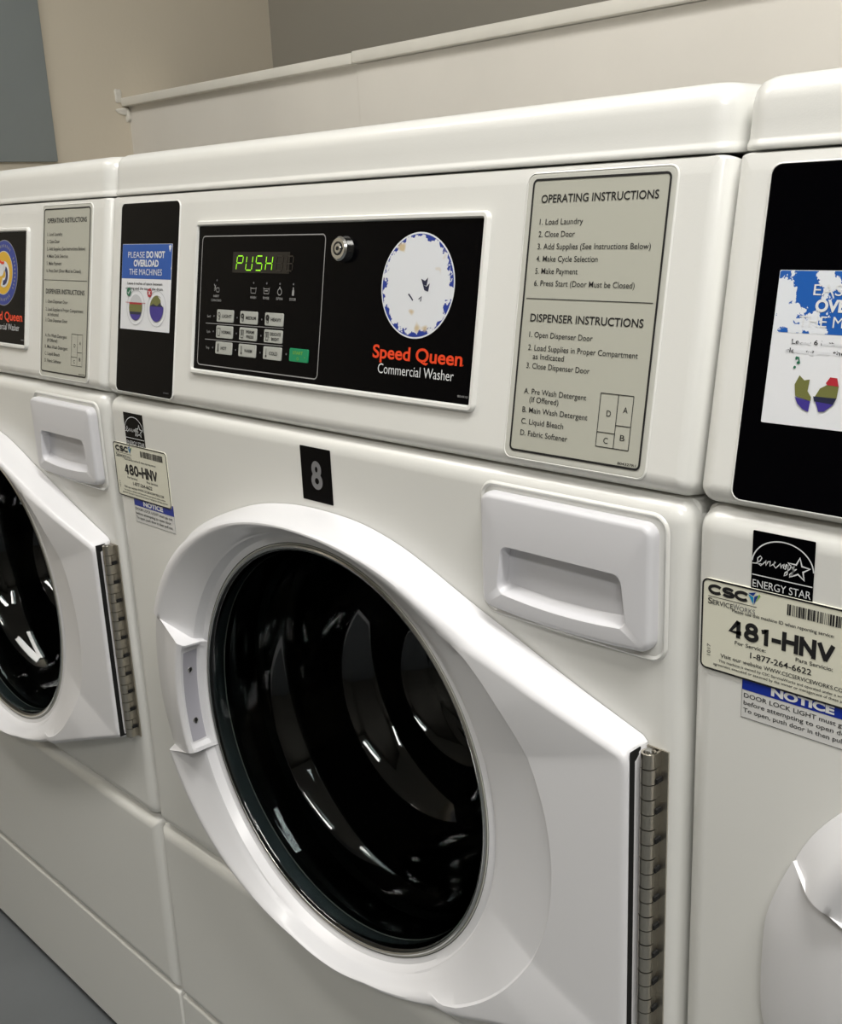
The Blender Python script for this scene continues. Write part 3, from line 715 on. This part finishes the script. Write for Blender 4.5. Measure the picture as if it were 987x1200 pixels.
def overload(parent, x, s0, kind, label):
    b = MB(SLANT); W_, H_ = .0908, .0818; s1 = s0+H_; d0 = .0009
    if kind == 2:
        hm = worn('flaked_header', (30, 92, 176), (226, 230, 236), 75, .5, axis=(x, x+.060, -.03, .16))
    else:
        hm = worn('scuffed_header', (24, 84, 172), (226, 230, 236), 90, .5, axis=(x+.045, x+.0908, .36, .10))
    b.slab(x, x+W_, s0, s1, .0005, [(0, .0007), (0, d0)], STW, nc=1)
    b.rect(x+.0003, x+W_-.0003, s1-.0328, s1-.0003, hm, d0+.0001); d = d0+.0003
    L_ = x
    if kind != 2:
        b.text('PLEASE', L_+.0115, s1-.0130, .0310, .0060, WHITEINK, 0, d); b.text('DO NOT', L_+.0455, s1-.0128, .0330, .0060, WHITEINK, .04, d)
        b.text('OVERLOAD', L_+.0225, s1-.0210, .0455, .0062, WHITEINK, .04, d); b.text('THE MACHINES', L_+.0145, s1-.0292, .0600, .0060, WHITEINK, 0, d)
        b.text('Leave 6 inches of space between', L_+.0120, s1-.0385, .0640, .0026, INK, .012, d); b.text('clothing and the top of the drum.', L_+.0090, s1-.0432, .0690, .0026, INK, .012, d)
        for k, cu in enumerate((.0290, .0675)):
            u = L_+cu; v = s0+.0215
            b.disc(u, v, .0170, LG, d, r0=.0163, n=48); b.disc(u, v, .0125, LG, d+.0001, n=40)
            def clip(lo, hi, M, dd):     # band of a disc between two heights
                P = []; r_ = .0123; n = 14
                aL = math.asin(max(-1, lo/r_)); aH = math.asin(min(1, hi/r_))
                P += [(u+r_*math.cos(aL+(aH-aL)*i/n), v+r_*math.sin(aL+(aH-aL)*i/n)) for i in range(n+1)]
                P += [(u-r_*math.cos(aH+(aL-aH)*i/n), v+r_*math.sin(aH+(aL-aH)*i/n)) for i in range(n+1)]
                b.poly(P, M, dd)
            if k == 0:
                clip(-.0042, .0040, OLIVE, d+.0002); clip(-.0123, -.0042, NAVY, d+.0002); clip(-.0123, -.0068, PURP, d+.0003); clip(.0030, .0042, RED, d+.0003)
                b.line([(u-.0185, v+.0045), (u+.0185, v+.0045)], .0005, RED, d+.0004)
                b.disc(u-.0135, v+.0145, .0042, TICK, d+.0002, n=24); b.line([(u-.0155, v+.0147), (u-.0140, v+.0127), (u-.0112, v+.0165)], .0009, WHITEINK, d+.0003)
            else:
                clip(-.0123, .0020, PURP, d+.0002); clip(.0020, .0123, OLIVE, d+.0002)
                b.poly([(u-.0121, v+.002), (u-.006, v+.0045), (u+.001, v+.0025), (u+.007, v+.006), (u+.0121, v+.002)], NAVY, d+.0003)
                b.poly([(u+.0015, v+.0120), (u+.0125, v+.0080), (u+.0125, v+.0015), (u+.0085, v+.0040), (u+.0070, v+.0085)], STW, d+.0004)
                b.disc(u-.0135, v+.0145, .0042, RED, d+.0002, n=24)
                for s_ in (1, -1): b.line([(u-.0153, v+.0145-.0018*s_), (u-.0117, v+.0145+.0018*s_)], .0009, WHITEINK, d+.0003)
    else:
        b.text('EASE', L_+.0205, s1-.0128, .0210, .0060, WHITEINK, 0, d); b.text('DO NOT', L_+.0455, s1-.0128, .0330, .0060, WHITEINK, .04, d)
        b.text('OVERLOAD', L_+.0225, s1-.0210, .0455, .0062, WHITEINK, .04, d); b.text('THE MACHINES', L_+.0145, s1-.0292, .0600, .0060, WHITEINK, 0, d)
        wt = worn('flaked_text', (30, 30, 34), (228, 230, 234), 130, .5, axis=(x, x+.0908, -.10, .14))
        b.text('Leave 6 inches of space between', L_+.0120, s1-.0385, .0640, .0026, wt, .012, d); b.text('clothing and the top of the drum.', L_+.0090, s1-.0432, .0690, .0026, wt, .012, d)
        u, v = L_+.0290, s0+.0200; r_ = .0123
        def piece(P, M, dd=.0002): b.poly([(u+p, v+q) for p, q in P], M, d+dd)
        piece([(-.0121, .002), (-.0100, .0070), (-.0070, .0045), (-.0040, .0052), (-.0044, -.0010), (-.0020, -.0040), (-.0020, -.0060), (-.0110, -.0040)], OLIVE)
        piece([(-.0112, -.0046), (-.0022, -.0062), (-.0026, -.0118), (-.0060, -.0106), (-.0092, -.0080)], PURP)
        piece([(.0022, .0010), (.0060, .0032), (.0122, .0028), (.0118, -.0034), (.0000, -.0034)], OLIVE)
        piece([(.0050, .0040), (.0070, .0072), (.0108, .0070), (.0122, .0028), (.0060, .0030)], RED, .0003)
        piece([(-.0010, -.0034), (.0118, -.0034), (.0104, -.0068), (-.0000, -.0060)], NAVY)
        piece([(.0006, -.0060), (.0104, -.0068), (.0060, -.0108), (.0030, -.0112)], PURP)
        for p in ((-.0145, .0160), (-.0135, .0135), (-.0150, .0110)): b.disc(u+p[0]+.0015, v+p[1], .0008, TICK, d, n=7)
        b.line([(u-.0135, v+.0150), (u-.0120, v+.0165), (u-.0110, v+.0130)], .0008, TICK, d)
        u2 = L_+.0675; b.disc(u2, v, .0123, OLIVE, d, n=40); b.disc(u2, v-.003, .0090, PURP, d+.0001, n=30)
    return b.build('overload_sticker', parent, label=label)
def emblem(parent, kind):
    b = MB(SLANT); u, s_, r_ = .4495, .1172, .0365; c = SLANT(u, s_, .001)
    if kind == 1:
        M = worn('flaked_emblem', (28, 56, 150), (226, 229, 234), 130, .90, centre=c, k=.475, spots=((206, 186, 150), 48, .66))
        b.disc(u, s_, r_+.0012, STW, .0013, n=72, r0=r_-.0001); b.disc(u, s_, r_, M, .00135, n=72)
        for p, q in (((.004, .002), NAVY), ((.006, -.002), NAVY)):
            x_, y_ = u+p[0]+.003, s_+p[1]
            b.poly([(x_-.003, y_+.003), (x_+.001, y_+.0015), (x_+.004, y_+.004), (x_+.003, y_-.002), (x_-.001, y_-.001)], q, .0015)
        b.line([(u-.008, s_-.006), (u-.005, s_-.0085), (u-.003, s_-.0105)], .0012, NAVY, .0015)
        b.line([(u+.003, s_-.0095), (u+.0055, s_-.0075), (u+.005, s_-.011)], .001, NAVY, .0015)
        return b.build('round_emblem', parent, label='round sticker worn to white with blue flecks at its rim')
    BL = mat('emblem_blue', (36, 58, 150), .4); YE = mat('emblem_yellow', (222, 176, 42), .4); NV = mat('emblem_navy', (30, 32, 92), .4)
    b.disc(u, s_, r_+.001, GREYINK, .0013, n=72); b.disc(u, s_, r_, BL, .0015, n=72); b.disc(u, s_, .0250, STW, .0017, n=60); b.disc(u, s_, .0243, YE, .0019, n=60)
    for i in range(44):
        a = 2*math.pi*i/44
        if i % 11 in (5, 6): continue
        x_, y_ = u+.0308*math.cos(a), s_+.0308*math.sin(a); t = (-math.sin(a)*.0009, math.cos(a)*.0009); n_ = (math.cos(a)*.0016, math.sin(a)*.0016)
        b.poly([(x_-t[0]-n_[0], y_-t[1]-n_[1]), (x_+n_[0]-t[0], y_+n_[1]-t[1]), (x_+t[0]+n_[0], y_+t[1]+n_[1]), (x_+t[0]-n_[0], y_+t[1]-n_[1])], GREYINK, .0017)
    def sw(P, M, d): b.poly([(u+p, s_+q) for p, q in P], M, d)
    b.disc(u+.002, s_-.0015, .0150, STW, .0021, r0=.0045, n=40, a0=-120, a1=100); b.disc(u+.002, s_-.0025, .0115, NV, .0023, r0=.0060, n=30, a0=-100, a1=60)
    b.disc(u-.006, s_+.005, .0090, STW, .0021, n=30); b.line([(u-.012, s_+.014), (u-.002, s_+.011), (u+.003, s_+.012)], .003, ORANGE, .0023)
    return b.build('round_emblem', parent, label='round blue-ringed yellow sticker')

def washer(k, label):
    root = bpy.data.objects.new('washing_machine', None); COL.objects.link(root); root.location = (.69*k, 0, 0)
    root['label'] = label; root['category'] = 'washing machine'; root['group'] = 'front-loading washing machines in the row'
    shared('cabinet', m_cabinet, root); shared('front_panel', m_upper, root); shared('lower_panel', m_lower, root); shared('kick_panel', m_kick, root)
    cp = shared('control_panel', m_control, root); shared('top_lid', m_lid, root)
    fa = shared('display_fascia', m_fascia, root, 'black display fascia with orange and white brand words'); keys(fa)
    shared('display_digits', m_digits, fa, 'green lit display reading PUSH'); shared('key_lock', m_lock, fa, 'round chrome key lock')
    shared('instruction_plate', m_instr, root, 'grey plate of operating instructions'); shared('black_plate', m_plate, root)
    shared('dispenser_drawer', m_drawer, root)
    d = shared('door', m_door, root); shared('door_glass', m_glass, d); shared('glass_seal', m_glassrim, d); shared('grip_plate', m_grip, d, 'grey plate inside the door grip')
    for a in (172.5, 188.5): shared('screw_%d' % int(a), m_screw(a), d).name = 'screw'
    shared('door_hinge', m_hinge, d, 'metal piano hinge')
    shared('drum_gasket', m_gasket, root); shared('drum', m_drum, root)
    return root
w0 = washer(0, 'leftmost white front-loading washing machine, cut off by the left edge of the photo')
emblem(w0, 0)
w1 = washer(1, 'white front-loading washing machine in the middle, with the number 8 tag')
emblem(w1, 1); number8(w1); overload(w1, .0302, .0667, 1, 'blue and white sticker about not overloading')
energy_star(w1, .0352, -.0160, 'black energy star sticker'); notice(w1, .0365, -.1020, 'white notice with a blue heading'); csc(w1, .0076, -.0490, '480-HNV', 'cream service label numbered 480-HNV', 1)
w2 = washer(2, 'rightmost white washing machine, carrying the cream label 481-HNV')
overload(w2, .0376, .0497, 2, 'badly flaked blue and white sticker')
energy_star(w2, .0402, -.0105, 'black energy star sticker'); notice(w2, .0372, -.0970, 'white notice with a blue heading'); csc(w2, .0095, -.0446, '481-HNV', 'cream service label numbered 481-HNV', 1)
